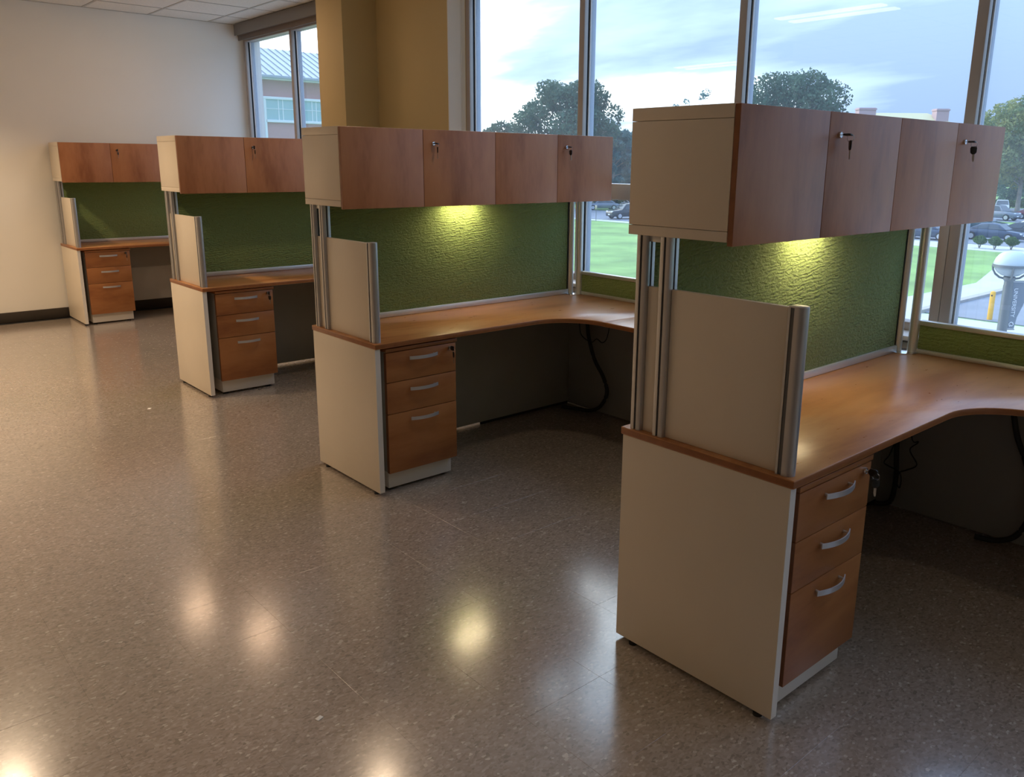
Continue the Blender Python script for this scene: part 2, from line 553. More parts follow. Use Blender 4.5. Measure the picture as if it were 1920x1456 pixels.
# border strip next to the blind fascia
part('border_tile', MB().box(cx0 + 3 * CT + .012, 2.0, Y0, YW, ZC + .004, ZC + .013), M['ceil'], ceil)
for i in range(-12, 4):
    part('grid_runner', MB().box(cx0 + i * CT - .011, cx0 + i * CT + .011, Y0, YW, ZC + .001, ZC + .011), M['grid'], ceil)
for j in range(-21, 1):
    part('grid_runner', MB().box(X0, 2.0, cy0 + j * CT - .011, cy0 + j * CT + .011, ZC + .0015, ZC + .0115), M['grid'], ceil)
part('wall_angle', MB().box(X0, 2.0, YW - .02, YW, ZC, ZC + .01), M['grid'], ceil)

# ceiling lights (out of frame above; all but the added cans seen in glass or on floor)
for (x, y) in ((-1.47, 3.32), (-4.1, 6.7)):
    t = empty('ceiling_troffer', (x, y, ZC), label='two-lamp ceiling troffer %s' % ('nearest the desks' if x > -2 else 'deep in the room towards the end wall'), cat='ceiling light', group='ceiling troffers')
    part('housing', MB().box(-.28, .28, -.58, .58, -.02, -.004), M['grid'], t, bevel=.004)
    for sx in (-.125, .125):
        part('lens', MB().box(sx - .06, sx + .06, -.54, .54, -.032, -.019), M['lens_tube'], t, bevel=.004)
for (x, y, lab) in ((.68, 6.95, 'nearest the end wall'), (.98, 6.08, 'nearest the column')):
    t = empty('surface_downlight', (x, y, ZC), label='shallow round warm ceiling lamp ' + lab, cat='ceiling light', group='shallow ceiling lamps')
    part('trim_ring', MB().lathe([(.168, -.004), (.168, -.018), (.146, -.018), (.146, -.004)], n=24, caps=False), M['grid'], t)
    part('lens', MB().lathe([(.145, -.015), (.145, -.003)], n=24), M['lens_down'], t)
FILL_CANS = [(-1.3, 7.0, 92, 'first from the end wall'), (-1.3, 5.0, 95, 'second from the end wall'), (-3.0, 7.0, 85, 'in the second row by the end wall'),
        (-3.0, 4.8, 105, 'in the second row, next along'), (-3.0, 2.6, 58, 'in the second row, nearest the camera'), (-5.0, 6.0, 75, 'in the third row by the end wall'),
        (-5.0, 2.6, 50, 'in the third row, midway'), (-4.2, -.6, 32, 'behind the photographer'), (-1.2, -3.4, 35, 'over the front of the room'),
        (.6, 1.2, 12, 'between the two nearest desks'), (.7, 3.4, 20, 'between the second and third desks'), (.9, -1.3, 8, 'in front of the nearest desk')]
for (x, y, wt, lab) in FILL_CANS:  # unseen warm spots, added to brighten panels, doors and floor
    t = empty('fill_can', (x, y, ZC), label='added unseen can lamp ' + lab, cat='ceiling light', group='ceiling can lamps')
    part('can', MB().lathe([(.09, 0), (.09, -.15), (.084, -.15), (.080, -.02), (.0, -.02)], n=20, caps=False), M['grid'], t)
    ld = bpy.data.lights.new('fill_spot', 'SPOT')
    ld.energy = wt
    ld.color = (1, .74, .49)
    ld.spot_size = math.radians(125)
    ld.spot_blend = .6
    ld.shadow_soft_size = .07
    lo = bpy.data.objects.new('fill_spot', ld)
    COL.objects.link(lo)
    lo.parent = t
    lo.location = (0, 0, -.155)


# ================================================================== DESKS
H = .74
TW = .0248


def arc(cx, cy, r, a0, a1, n):
    return [(cx + r * math.cos(math.radians(a0 + (a1 - a0) * k / n)), cy + r * math.sin(math.radians(a0 + (a1 - a0) * k / n))) for k in range(n + 1)]


def top_mb():
    poly = [(0, 0), (.5, 0)] + arc(.96, -.25, .25, 90, 0, 14) + [(1.21, -.27), (1.82, -.27), (1.82, .6134), (0, .6134)]
    return MB().prism(poly, H - TW, H)


def return_mb():
    return MB().prism([(1.21, -1.15), (1.82, -1.15), (1.82, -.2712), (1.21, -.2712)], H - TW, H)


def post_prof(c, a=.021, b=.021):
    """square aluminium extrusion with softened corners and a slot in each side"""
    pts = []
    for q in range(4):
        th = math.radians(90 * q)
        loc = [(a, -b + .007), (a, -.004), (a - .005, -.004), (a - .005, .004), (a, .004), (a, b - .007), (a - .002, b - .002)]
        for x, y in loc:
            pts.append((c[0] + x * math.cos(th) - y * math.sin(th), c[1] + x * math.sin(th) + y * math.cos(th)))
    return pts


def nose_post():
    # stadium with the round nose to the user side, slot towards the white panel
    pts = arc(.030, .038, .019, 180, 360, 12) + [(.049, .048), (.045, .048), (.045, .059), (.049, .059), (.049, .066)]
    pts += [(.011, .066), (.011, .059), (.015, .059), (.015, .048), (.011, .048)]
    return MB().prism(pts, H, 1.192)


def handle_mb(xc, zc, yf):
    m = MB()
    n = 14
    w, hh, th = .158, .0078, .0035
    v, f = [], []
    for k in range(n + 1):
        t = -1 + 2 * k / n
        x = xc + t * w / 2
        y = yf - .014 - .019 * (1 - t * t)
        for (dy, dz) in ((0, -hh), (0, hh), (th, hh), (th, -hh)):
            v.append((x, y + dy, zc + dz))
    for k in range(n):
        for q in range(4):
            f.append((k * 4 + q, k * 4 + (q + 1) % 4, k * 4 + 4 + (q + 1) % 4, k * 4 + 4 + q))
    f += [(3, 2, 1, 0), tuple(n * 4 + q for q in range(4))]
    m.add(v, f)
    for s in (-1, 1):
        m.tube([(xc + s * .064, yf, zc), (xc + s * .064, yf - .019, zc)], .0042, 8)
    return m


def lock_mb(x, y, z):
    return MB().lathe([(.0095, 0), (.0095, -.004), (.0085, -.007), (.0075, -.007), (.0075, -.0065), (.0, -.0065)], (x, y, z), 'y', 16)


def key_head(tilt=0.0, flip=False):
    """black plastic bow standing out along -y from the origin, blade along +y"""
    m = MB()
    m.prism([(-.0045, 0), (-.0105, -.006), (-.0115, -.022), (-.0085, -.028), (.0085, -.028), (.0115, -.022), (.0105, -.006), (.0045, 0)], -.0022, .0022)
    return m


def key_blade():
    return MB().prism([(-.0035, -.001), (.0035, -.001), (.0035, .018), (.002, .021), (.0018, .025), (-.0018, .027), (-.0035, .022)], -.0009, .0009)


def key_set(loc, label, twist, swing, group, flat=False):
    """keys in a lock: one key pushed in, a wire ring through its bow, the spare hanging from the ring"""
    t = empty('key_set', loc, label=label, cat='keys', group=group)
    k = cpart('keyhead', 'key_bow', key_head, M['blackp'], t, bevel=.0012, loc=(0, -.006, 0))
    k.rotation_euler = (0, math.radians(8 if flat else 90), 0)
    b = cpart('keyblade', 'key_blade', key_blade, M['steel'], k)
    ringm = MB().tube([(.0, -.030 + .011 * math.sin(a), -.009 + .011 * math.cos(a)) for a in [i * 2 * math.pi / 14 for i in range(14)]], .0008, 5, closed=True)
    part('key_ring', ringm, M['steel'], t)
    k2 = cpart('keyhead', 'key_bow', key_head, M['blackp'], t, bevel=.0012, loc=(0, -.031, -.044))
    # hang it: bow up, blade down, turned about the vertical
    k2.rotation_euler = (Matrix.Rotation(math.radians(twist), 4, 'Z') @ Matrix.Rotation(math.radians(swing), 4, 'Y') @ Matrix.Rotation(math.radians(-90), 4, 'X')).to_euler()
    cpart('keyblade', 'key_blade', key_blade, M['steel'], k2)
    return t


def make_desk(i, ox, oy, who, short_back):
    # ---------------------------------------------------------- desk
    d = empty('corner_desk', (ox, oy, 0), label='L-shaped wood-top desk with white end panel, ' + who, cat='desk', group='desks in the row')
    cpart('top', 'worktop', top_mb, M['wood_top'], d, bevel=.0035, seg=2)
    cpart('ret', 'return_worktop', return_mb, M['wood_top'], d, bevel=.0035)
    ep = cpart('endp', 'end_panel', lambda: MB().box(.002, .029, .010, .605, .016, H - TW), M['white'], d, bevel=.0012)
    cpart('endpe', 'edge_band', lambda: MB().box(.0022, .0288, .0085, .0102, .017, H - TW - .001), M['whitee'], ep)
    for y in (.06, .54):
        cpart('foot%.2f' % y, 'foot', lambda y=y: MB().lathe([(.014, 0), (.014, .008), (.006, .010), (.006, .018)], (.0155, y, 0), n=12), M['rubber'], ep)
    zb = .455 if short_back else .017
    if not short_back:
        cpart('gapblk', 'gap_light_blocker', lambda: MB().box(1.06, 1.79, .592, .602, .0, .0165), M['rubber'], d)  # added black strip, blocks the light leaking under the back panel
    cpart('mod%s' % short_back, 'back_panel', lambda: MB().box(.030, 1.79, .588, .606, zb, H - TW), M['greylam'], d, bevel=.0015)
    cpart('modr', 'return_back_panel', lambda: MB().box(1.79, 1.808, -1.12, .606, .006, H - TW), M['greylam'], d, bevel=.0015)
    cpart('retend', 'return_end_panel', lambda: MB().box(1.22, 1.79, -1.145, -1.118, .016, H - TW), M['white'], d, bevel=.0015)

    # ---------------------------------------------------------- screen frame standing on the desk
    s = empty('desk_screen', (ox, oy, H), label='aluminium framed screen with green fabric panel standing on ' + who.replace('the desk', 'the desk top'), cat='screen', group='desk screens')
    z = -H
    def sp(key, name, fn, mat, parent=s, **k):
        def g():
            m = fn()
            m.v = [(a, b, c - H) for a, b, c in m.v]
            return m
        return cpart(key, name, g, mat, parent, **k)
    for yy, k in ((.565, 'pA'), (.476, 'pB')):
        p_ = sp(k, 'post', lambda yy=yy: MB().prism(post_prof((.030, yy), .0215, .0205), H, 1.3400), M['alu'])
        sp(k + 's', 'slot_strip', lambda yy=yy: MB().box(.0125, .0148, yy - .0045, yy + .0045, H + .001, 1.339).box(.0255, .0345, yy - .0166, yy - .0150, H + .001, 1.339), M['alu_slot'], p_)
    pc = sp('pC', 'post', nose_post, M['alu'], bevel=0)
    sp('pCcap', 'end_cap', lambda: MB().prism(arc(.030, .038, .0185, 180, 360, 12) + [(.0485, .0655), (.0115, .0655)], 1.192, 1.1955), M['alu_lite'], pc, bevel=.001)
    sp('pCs', 'slot_strip', lambda: MB().box(.0128, .0152, .0482, .0588, H + .001, 1.190), M['alu_slot'], pc)
    sp('side', 'side_panel', lambda: MB().box(.022, .038, .066, .4545, H + .0005, 1.190).box(.022, .038, .4975, .5435, H + .0005, 1.190), M['white'], bevel=.001)
    sp('xpl', 'cross_plate', lambda: MB().box(.020, .040, .497, .544, 1.322, 1.340), M['alu_lite'], bevel=.001)
    sp('fab', 'fabric_panel', lambda: MB().box(.055, 1.735, .5615, .600, .768, 1.3395), M['fabric'], bevel=.005)
    sp('rail', 'bottom_rail', lambda: MB().box(.052, 1.742, .553, .603, H + .0005, .770), M['alu_lite'], bevel=.003)
    sp('fabe', 'edge_strip', lambda: MB().box(1.735, 1.741, .560, .602, .771, 1.3395), M['blackp'])
    for (cxp, cyp, k) in ((1.7665, .566, 'c1'), (1.788, .507, 'c2')):
        sp(k, 'corner_post', lambda cxp=cxp, cyp=cyp: MB().tube([(cxp, cyp, H + .004), (cxp, cyp, 1.340)], .0205, 18), M['alu_lite'])
    sp('disc', 'base_plate', lambda: MB().lathe([(.060, 0), (.060, .003), (.056, .0045)], (1.772, .536, H), n=28), M['chrome'])
    rp = sp('rfab', 'return_fabric_panel', lambda: MB().box(1.792, 1.818, -1.15, .487, .760, .866), M['fabric'], bevel=.003)
    sp('rtop', 'top_trim', lambda: MB().box(1.786, 1.8195, -1.15, .489, .866, .887), M['alu_lite'], rp, bevel=.003)
    sp('rbot', 'bottom_rail', lambda: MB().box(1.786, 1.8195, -1.15, .489, H + .0005, .760), M['alu_lite'], rp, bevel=.002)

    # ---------------------------------------------------------- overhead cabinet
    c = empty('overhead_cabinet', (ox, oy, 1.3407), label='white overhead cabinet with four wood doors above ' + who, cat='cabinet', group='overhead cabinets')
    def cp(key, name, fn, mat, parent=c, **k):
        def g():
            m = fn()
            m.v = [(a, b, q - 1.3407) for a, b, q in m.v]
            return m
        return cpart(key, name, g, mat, parent, **k)
    xa, xb, ya, yb, za, zt = .0029, 1.7834, .2620, .6134, 1.3407, 1.6982
    cp('ctop', 'top_panel', lambda: MB().box(xa, xb, ya, yb, 1.6625, zt), M['white'], bevel=.001)
    cp('cbot', 'bottom_panel', lambda: MB().box(xa, xb, ya, yb, za, 1.3685), M['white'], bevel=.001)
    cp('cl', 'side_panel', lambda: MB().box(xa + .0005, xa + .022, ya, yb, 1.3697, 1.6613), M['white'], bevel=.001)
    cp('crr', 'side_panel', lambda: MB().box(xb - .022, xb - .0005, ya, yb, 1.3697, 1.6613), M['white'], bevel=.001)
    cp('cbk', 'back_panel', lambda: MB().box(xa + .022, xb - .022, yb - .012, yb - .002, 1.3685, 1.6625), M['white'])
    ed = [.0029, .4490, .8980, 1.3411, 1.7834]
    for k in range(4):
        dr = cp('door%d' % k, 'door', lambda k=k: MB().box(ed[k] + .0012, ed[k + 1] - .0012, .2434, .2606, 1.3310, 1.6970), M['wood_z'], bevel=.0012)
        cp('dooredge%d' % k, 'edge_band', lambda k=k: MB().box(ed[k] + .0006, ed[k] + .0016, .2446, .2600, 1.3320, 1.6960), M['wood_edge'], dr)
        if k in (1, 3):
            cp('lock%d' % k, 'lock', lambda k=k: lock_mb((.507, 1.405)[k // 2], .2434, 1.632), M['chrome'], dr)

    # ---------------------------------------------------------- drawer pedestal
    px_, pf, hx = [(.050, .008, 0), (.062, .014, 0), (.088, .022, 0), (.068, .022, 0)][i]
    p = empty('drawer_pedestal', (ox + px_, oy + pf, 0), label='three-drawer wood pedestal under ' + who, cat='drawer unit', group='drawer pedestals')
    W = .395
    cpart('pbody', 'body', lambda: MB().box(.004, W - .004, .0215, .555, .1, .690), M['greylam'], p, bevel=.0015)
    cpart('ptop', 'top_strip', lambda: MB().box(.0, W + .010, .0, .556, .691, .7075), M['wood_x'], p, bevel=.0015)
    cpart('ppl', 'plinth', lambda: MB().box(.012, W - .014, .034, .54, .014, .0985), M['whitee'], p, bevel=.0015)
    for fx in (.04, W - .05):
        cpart('pft%.2f' % fx, 'foot', lambda fx=fx: MB().lathe([(.018, 0), (.018, .014)], (fx, .07, 0), n=12), M['rubber'], p)
        cpart('pfb%.2f' % fx, 'foot', lambda fx=fx: MB().lathe([(.018, 0), (.018, .014)], (fx, .49, 0), n=12), M['rubber'], p)
    for k, (a, b, hz) in enumerate(((.5465, .6875, .652), (.3935, .5435, .502), (.099, .3905, .355))):
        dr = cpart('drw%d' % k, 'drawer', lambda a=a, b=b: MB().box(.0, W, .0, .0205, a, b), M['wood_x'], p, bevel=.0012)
        cpart('drwe%d' % k, 'edge_band', lambda a=a, b=b: MB().box(-.0006, .0006, .001, .0200, a + .001, b - .001), M['wood_edge'], dr)
        cpart('hnd%d' % k, 'handle', lambda hz=hz: handle_mb(.200, hz, 0), M['handle'], dr)
        if k == 0:
            cpart('plock', 'lock', lambda: lock_mb(.356, 0, .668), M['chrome'], dr)
    return d


DESKS = [(0, 0, 'the nearest desk'), (.0296, 2.1409, 'the second desk from the camera'),
         (.0604, 4.3246, 'the third desk from the camera'), (.0926, 7.5546, 'the farthest desk by the end wall')]
for i, (ox, oy, who) in enumerate(DESKS):
    make_desk(i, ox, oy, who, i == 3)
    short = ['the nearest', 'the second', 'the third', 'the farthest'][i]
    g = 'keys hanging in the locks'
    tw = [(42, 6), (60, 0), (75, 4), (50, 0)][i]
    key_set((ox + .507, oy + .2372, 1.632), 'black keys in the left lock of %s overhead cabinet' % short, tw[0], tw[1], g, i in (0, 1))
    key_set((ox + 1.405, oy + .2372, 1.632), 'black keys in the right lock of %s overhead cabinet' % short, [128, 85, 20, 60][i], 3, g, i in (0, 1))
    px_, pf = [(.050, .008), (.062, .014), (.088, .022), (.068, .022)][i]
    key_set((ox + px_ + .356, oy + pf - .006, .668), 'black keys in the top drawer lock of %s pedestal' % short, [130, 70, 115, 65][i], 2, g)

# task lights under the two nearest cabinets
for (ox, oy, s) in ((0, 0, 'nearest'), (.0296, 2.1409, 'second')):
    t = empty('task_light', (ox + .90, oy + .495, 1.3407), label='small warm task light under the %s overhead cabinet' % s, cat='lamp', group='task lights')
    part('housing', MB().box(-.13, .13, -.03, .03, -.013, -.0005), M['whitee'], t, bevel=.003)
    part('lens', MB().box(-.115, .115, -.022, .022, -.0155, -.0128), M['lens_task'], t, bevel=.001)


def smooth_path(pts, n=6):
    P = [Vector(p) for p in pts]
    o = []
    for i in range(len(P) - 1):
        p0, p1, p2, p3 = P[max(i - 1, 0)], P[i], P[i + 1], P[min(i + 2, len(P) - 1)]
        for k in range(n):
            t = k / n
            o.append(.5 * ((2 * p1) + (-p0 + p2) * t + (2 * p0 - 5 * p1 + 4 * p2 - p3) * t * t + (-p0 + 3 * p1 - 3 * p2 + p3) * t ** 3))
    o.append(P[-1])
    return o


def cable(name, pts, r, mat, label, cat, group):
    o = link(name, MB().tube(smooth_path(pts), r, 8).mesh(name, mat, smooth=60))
    return tag(o, label, cat, group)


cg = 'cables under the desks'
cable('power_conduit', [(1.76, 2.515, .714), (1.76, 2.504, .555), (1.76, 2.482, .463), (1.76, 2.432, .352), (1.76, 2.359, .263), (1.76, 2.323, .168), (1.76, 2.374, .07), (1.76, 2.466, .021), (1.74, 2.563, .014), (1.70, 2.66, .013)], .012, M['conduit'], 'thick dark conduit curling to the floor under the second desk', 'cable', cg)
cable('thin_cable', [(1.728, 2.545, .714), (1.728, 2.542, .556), (1.728, 2.516, .498), (1.728, 2.436, .474), (1.728, 2.391, .501), (1.728, 2.341, .486), (1.728, 2.30, .54), (1.728, 2.27, .714)], .0028, M['blackp'], 'thin black cable looping under the second desk', 'cable', cg)
cable('power_conduit', [(1.76, .52, .714), (1.76, .511, .32), (1.76, .498, .168), (1.76, .503, .06), (1.755, .525, .022), (1.74, .57, .013)], .012, M['conduit'], 'thick dark conduit dropping straight down under the nearest desk', 'cable', cg)
cable('power_conduit', [(1.75, .09, .711), (1.75, .048, .557), (1.75, .023, .472), (1.75, -.02, .38), (1.75, -.06, .26), (1.75, -.06, .14), (1.75, -.02, .05), (1.74, .05, .013), (1.72, .12, .013)], .012, M['conduit'], 'thick dark conduit at the right edge under the nearest desk', 'cable', cg)
cable('thin_cable', [(1.728, .47, .714), (1.728, .438, .384), (1.728, .404, .36), (1.728, .437, .314), (1.728, .399, .254), (1.728, .442, .216), (1.728, .471, .195), (1.728, .478, .15), (1.728, .462, .125), (1.728, .460, .17), (1.728, .475, .20), (1.728, .53, .215), (1.728, .545, .228), (1.728, .521, .278), (1.728, .50, .40), (1.728, .50, .714)], .0028, M['blackp'], 'thin black cable looping under the nearest desk', 'cable', cg)

# scraps on the floor
for (x, y, s, a, lab) in ((-.95, .87, .011, .4, 'tiny white paper scrap on the floor at the front of the picture'), (-.33, 4.35, .014, 1.0, 'tiny white paper scrap on the floor before the third desk')):
    mb = MB().prism([(-s, -s * .6), (s * .9, -s * .7), (s, s * .5), (-s * .8, s * .7)], .0005, .002)
    o = link('paper_scrap', mb.mesh('paper_scrap', M['paper'], bevel=.0003), None, (x, y, 0), a)
    tag(o, lab, 'scrap')

# ================================================================== OUTSIDE
ZG = -4.5


def ground(name, base, rough, noise, nscale, c2=None):
    return principled(name, base, rough, noise=noise, nscale=nscale)


M['lawn'] = principled('lawn_grass', (.20, .335, .085, 1), .9, noise=.25, nscale=.35)
M['asphalt'] = principled('asphalt', (.22, .235, .265, 1), .85, noise=.08, nscale=.8)
M['concrete'] = principled('pale_concrete', (.50, .51, .51, 1), .85, noise=.05, nscale=.8)
M['kerb'] = principled('kerb_concrete', (.40, .37, .33, 1), .85, noise=.05, nscale=1.5)


def slab(name, poly, z1, mat, label=None, th=.25):
    return struct(name, MB().prism(poly, ZG + z1 - th, ZG + z1), mat, label=label)


struct('lawn_ground', MB().box(2.5, 420, -160, 420, ZG - .3, ZG), M['lawn'], label='wide green campus lawn')
slab('pavement', [(3, -40), (33.5, -40), (33.5, 14.2), (47, 14.25), (52.5, 16.25), (64.3, 19.2), (64.3, -40), (69.4, -40), (69.4, 38), (66.2, 46), (65.7, 140), (64.5, 140), (64.3, 21.2), (59, 19.75), (52.7, 18.1), (45.3, 16.25), (37, 16.4), (3, 16.4)], .02, M['concrete'], 'pale concrete pavements outside the window')
slab('road', [(33.75, -40), (64, -40), (64, 13.9), (33.75, 13.9)], .04, M['asphalt'], 'grey asphalt drive outside')
slab('kerb', [(33.4, 13.9), (64, 13.9), (64, 14.25), (33.4, 14.25)], .16, M['kerb'], 'low concrete kerb beside the drive')
slab('car_park', [(69.4, -60), (92, -60), (92, 40), (79, 56), (79, 160), (65.8, 160), (66.3, 46), (69.4, 38)], .05, M['asphalt'], 'asphalt car park with parked cars')
slab('far_car_park', [(102, -60), (138, -60), (138, 46), (116, 64), (98, 160), (89.5, 160), (92, 92), (102, 52)], .05, M['asphalt'], 'far asphalt car park')


# -------- cars
def car_mesh_parts(kind):
    L2, W2 = {'sedan': (2.4, .90), 'suv': (2.3, .93), 'pickup': (2.6, .95)}[kind]
    if kind == 'sedan':
        st = [(-1.0, .42, .62, .70), (-.97, .28, .80, .82), (-.62, .22, .93, .95), (-.40, .22, .95, .97), (.30, .22, .93, .97), (.45, .22, .90, .97), (.92, .25, .76, .86), (1.0, .36, .58, .72)]
        roof = [(-.72, .94), (-.34, 1.40), (.02, 1.45), (.20, 1.40), (.52, .92)]
    elif kind == 'suv':
        st = [(-1.0, .45, .80, .80), (-.97, .32, 1.0, .90), (-.6, .28, 1.06, .97), (.3, .28, 1.06, .97), (.50, .28, 1.04, .97), (.93, .30, .94, .90), (1.0, .42, .78, .78)]
        roof = [(-.96, 1.04), (-.82, 1.66), (-.2, 1.74), (.18, 1.68), (.46, 1.05)]
    else:
        st = [(-1.0, .5, 1.0, .88), (-.97, .42, 1.05, .95), (.3, .40, 1.08, .97), (.55, .40, 1.08, .97), (.94, .42, .98, .92), (1.0, .5, .82, .82)]
        roof = [(-.22, 1.05), (-.16, 1.78), (.05, 1.84), (.24, 1.78), (.46, 1.08)]
    body = MB()
    v, f = [], []
    for (t, zb, zt_, wf) in st:
        w_ = W2 * wf
        x = t * L2
        v += [(x, -w_ * .94, zb), (x, -w_, (zb + zt_) / 2), (x, -w_ * .93, zt_), (x, w_ * .93, zt_), (x, w_, (zb + zt_) / 2), (x, w_ * .94, zb)]
    n = len(st)
    for k in range(n - 1):
        for q in range(6):
            f.append((k * 6 + q, k * 6 + (q + 1) % 6, k * 6 + 6 + (q + 1) % 6, k * 6 + 6 + q))
    f += [(5, 4, 3, 2, 1, 0), tuple((n - 1) * 6 + q for q in range(6))]
    body.add(v, f)
    # roof skin over the cabin
    wb, wt = W2 * .90, W2 * .70
    rv = []
    for (t, z) in roof:
        s = (z - roof[0][1]) / (max(r[1] for r in roof) - roof[0][1])
        s = max(0, min(1, s))
        ww = wb + (wt - wb) * s
        rv.append((t * L2, ww, z))
    cab = MB()
    vv = [(x, -w_, z) for x, w_, z in rv] + [(x, w_, z) for x, w_, z in rv]
    m = len(rv)
    ff = [(k, k + 1, m + k + 1, m + k) for k in range(m - 1)] + [tuple(range(m)), tuple(range(2 * m - 1, m - 1, -1)), (0, m, 2 * m - 1, m - 1)]
    cab.add(vv, ff)
    # glass: side panes and screens standing a touch proud of the cabin
    gl = MB()
    def lerp(a, b, t): return tuple(a[i] + (b[i] - a[i]) * t for i in range(3))
    for sgn in (-1, 1):
        P = [(x, sgn * (w_ + .008), z) for x, w_, z in rv]
        low0, low1 = P[0], P[-1]
        a0 = lerp(low0, low1, .10)
        a1 = lerp(low0, low1, .46)
        b0 = lerp(P[1], P[2], .05)
        b1 = lerp(P[1], P[2], .97)
        dz = .06
        gl.add([(a0[0], a0[1], a0[2] + .03), (a1[0], a1[1], a1[2] + .03), (b1[0], b1[1], b1[2] - dz), (b0[0] + .05, b0[1], b0[2] - dz)], [(0, 1, 2, 3)])
        a2 = lerp(low0, low1, .49)
        a3 = lerp(low0, low1, .90)
        c0 = lerp(P[2], P[3], .05)
        c1 = P[3]
        gl.add([(a2[0], a2[1], a2[2] + .03), (a3[0], a3[1], a3[2] + .03), (c1[0], c1[1], c1[2] - dz), (c0[0], c0[1], c0[2] - dz)], [(0, 1, 2, 3)])
    for (p, q) in ((rv[-1], rv[-2]), (rv[0], rv[1])):
        dx = .012 if p[0] > q[0] else -.012
        def mixp(t, wsc, sg): return (p[0] + (q[0] - p[0]) * t + dx, sg * (p[1] + (q[1] - p[1]) * t) * wsc, p[2] + (q[2] - p[2]) * t + .01)
        gl.add([mixp(.08, .94, -1), mixp(.08, .94, 1), mixp(.92, .92, 1), mixp(.92, .92, -1)], [(0, 1, 2, 3)])
    return body, cab, gl, L2, W2, rv


def thick(mb, me_mat, name):
    me = mb.mesh(name, me_mat, smooth=0)
    bm = bmesh.new(); bm.from_mesh(me)
    bmesh.ops.solidify(bm, geom=list(bm.faces), thickness=.01)
    bm.to_mesh(me); bm.free()
    return me


def paint(name, c, metal=.35):
    return principled(name, c, .25, metal=metal, coat=.6)


PAINT = {'navy': paint('dark_blue_car_paint', (.035, .055, .10, 1)), 'black': paint('black_car_paint', (.022, .026, .034, 1)), 'white': paint('white_car_paint', (.78, .80, .82, 1), 0),
         'silver': paint('silver_car_paint', (.42, .45, .50, 1)), 'teal': paint('dark_teal_car_paint', (.03, .075, .09, 1)), 'maroon': paint('maroon_car_paint', (.16, .02, .03, 1)),
         'grey': paint('grey_car_paint', (.18, .20, .24, 1)), 'red': paint('pale_red_car_paint', (.60, .14, .17, 1), 0)}
M['headlamp'] = principled('headlamp_glass', (.75, .78, .8, 1), .1)
M['taillamp'] = principled('tail_lamp_red', (.45, .02, .02, 1), .2)
M['tyre'] = principled('tyre_rubber', (.018, .018, .02, 1), .8)
M['rim'] = principled('alloy_rim', (.55, .56, .58, 1), .35, metal=.7)


def make_car(kind, col, x, y, head, label):
    t = empty('car', (x, y, ZG + .05), math.radians(head), label, 'car', 'parked cars outside')
    body, cab, gl, L2, W2, rv = car_mesh_parts(kind)
    part('body', body, PAINT[col], t, bevel=.05)
    part('cabin', cab, PAINT[col], t, bevel=.04)
    link('window_glass', thick(gl, M['carglass'], 'window_glass'), t)
    R = .34 if kind == 'sedan' else .38
    for sx in (-.60, .62):
        for sy in (-1, 1):
            wv = part('wheel', MB().lathe([(R * .7, -.11), (R * .96, -.10), (R, -.06), (R, .06), (R * .96, .10), (R * .7, .11)], (sx * L2, sy * (W2 - .09), R), 'y', 18), M['tyre'], t)
            part('rim', MB().lathe([(R * .62, -.118), (R * .62, .118)], (sx * L2, sy * (W2 - .09), R), 'y', 14), M['rim'], wv)
    zl = .66 if kind == 'sedan' else .86
    for sy in (-1, 1):
        part('headlamp', MB().box(L2 - .16, L2 - .02, sy * W2 * .55 - .17, sy * W2 * .55 + .17, zl - .07, zl + .06), M['headlamp'], t, bevel=.03)
        part('tail_lamp', MB().box(-L2 - .01, -L2 + .10, sy * W2 * .60 - .16, sy * W2 * .60 + .16, zl - .02, zl + .12), M['taillamp'], t, bevel=.02)
    part('number_plate', MB().box(L2 - .005, L2 + .012, -.20, .20, .46, .58), M['bead'], t)
    part('bumper', MB().box(L2 - .10, L2 + .005, -W2 * .7, W2 * .7, .32, .44).box(-L2 - .005, -L2 + .10, -W2 * .7, W2 * .7, .34, .46), M['tyre'], t, bevel=.03)
    return t


make_car('sedan', 'navy', 74.4, 26.1, -90, 'dark blue saloon parked side-on behind the three bushes')
make_car('sedan', 'black', 77.8, 24.6, -84, 'dark saloon half hidden behind the dark blue saloon')
make_car('sedan', 'white', 82.6, 25.4, -90, 'white car roof showing behind the dark saloons')
make_car('sedan', 'teal', 85.5, 31.3, -90, 'dark teal car seen just below the nearest cabinet corner')
make_car('suv', 'grey', 104.6, 36.6, -100, 'dark grey off-roader on the far side of the grass strip')
make_car('suv', 'white', 122.5, 42.6, 200, 'white off-roader parked beyond the dark grey one')
make_car('sedan', 'maroon', 109.8, 34.2, -80, 'maroon car beside the dark grey off-roader')
make_car('sedan', 'navy', 70.9, 30.2, -90, 'dark blue car in the gap between the corner posts')
make_car('sedan', 'red', 76.0, 33.4, -90, 'pale red car behind the gap between the corner posts')
make_car('suv', 'black', 69.2, 63.2, 165, 'black off-roader on the road beyond the lawn, facing left')
make_car('sedan', 'grey', 80.6, 78.0, 150, 'small grey car farther along the road beyond the lawn')


# -------- plants
def leafmat(name, a, b):
    m, nt = newmat(name)
    oi = nt.n('ShaderNodeNewGeometry')
    n = nt.n('ShaderNodeTexNoise', i={'Vector': (oi, 'Position'), 'Scale': .55, 'Detail': 3.0})
    r = nt.ramp((n, 'Fac'), [(.3, a), (.7, b)])
    d = nt.n('ShaderNodeBsdfDiffuse', i={'Color': (r, 0)})
    t = nt.n('ShaderNodeBsdfTranslucent', i={'Color': (r, 0)})
    mx = nt.n('ShaderNodeMixShader', i={0: .35, 1: (d, 0), 2: (t, 0)})
    out(nt, mx)
    return m


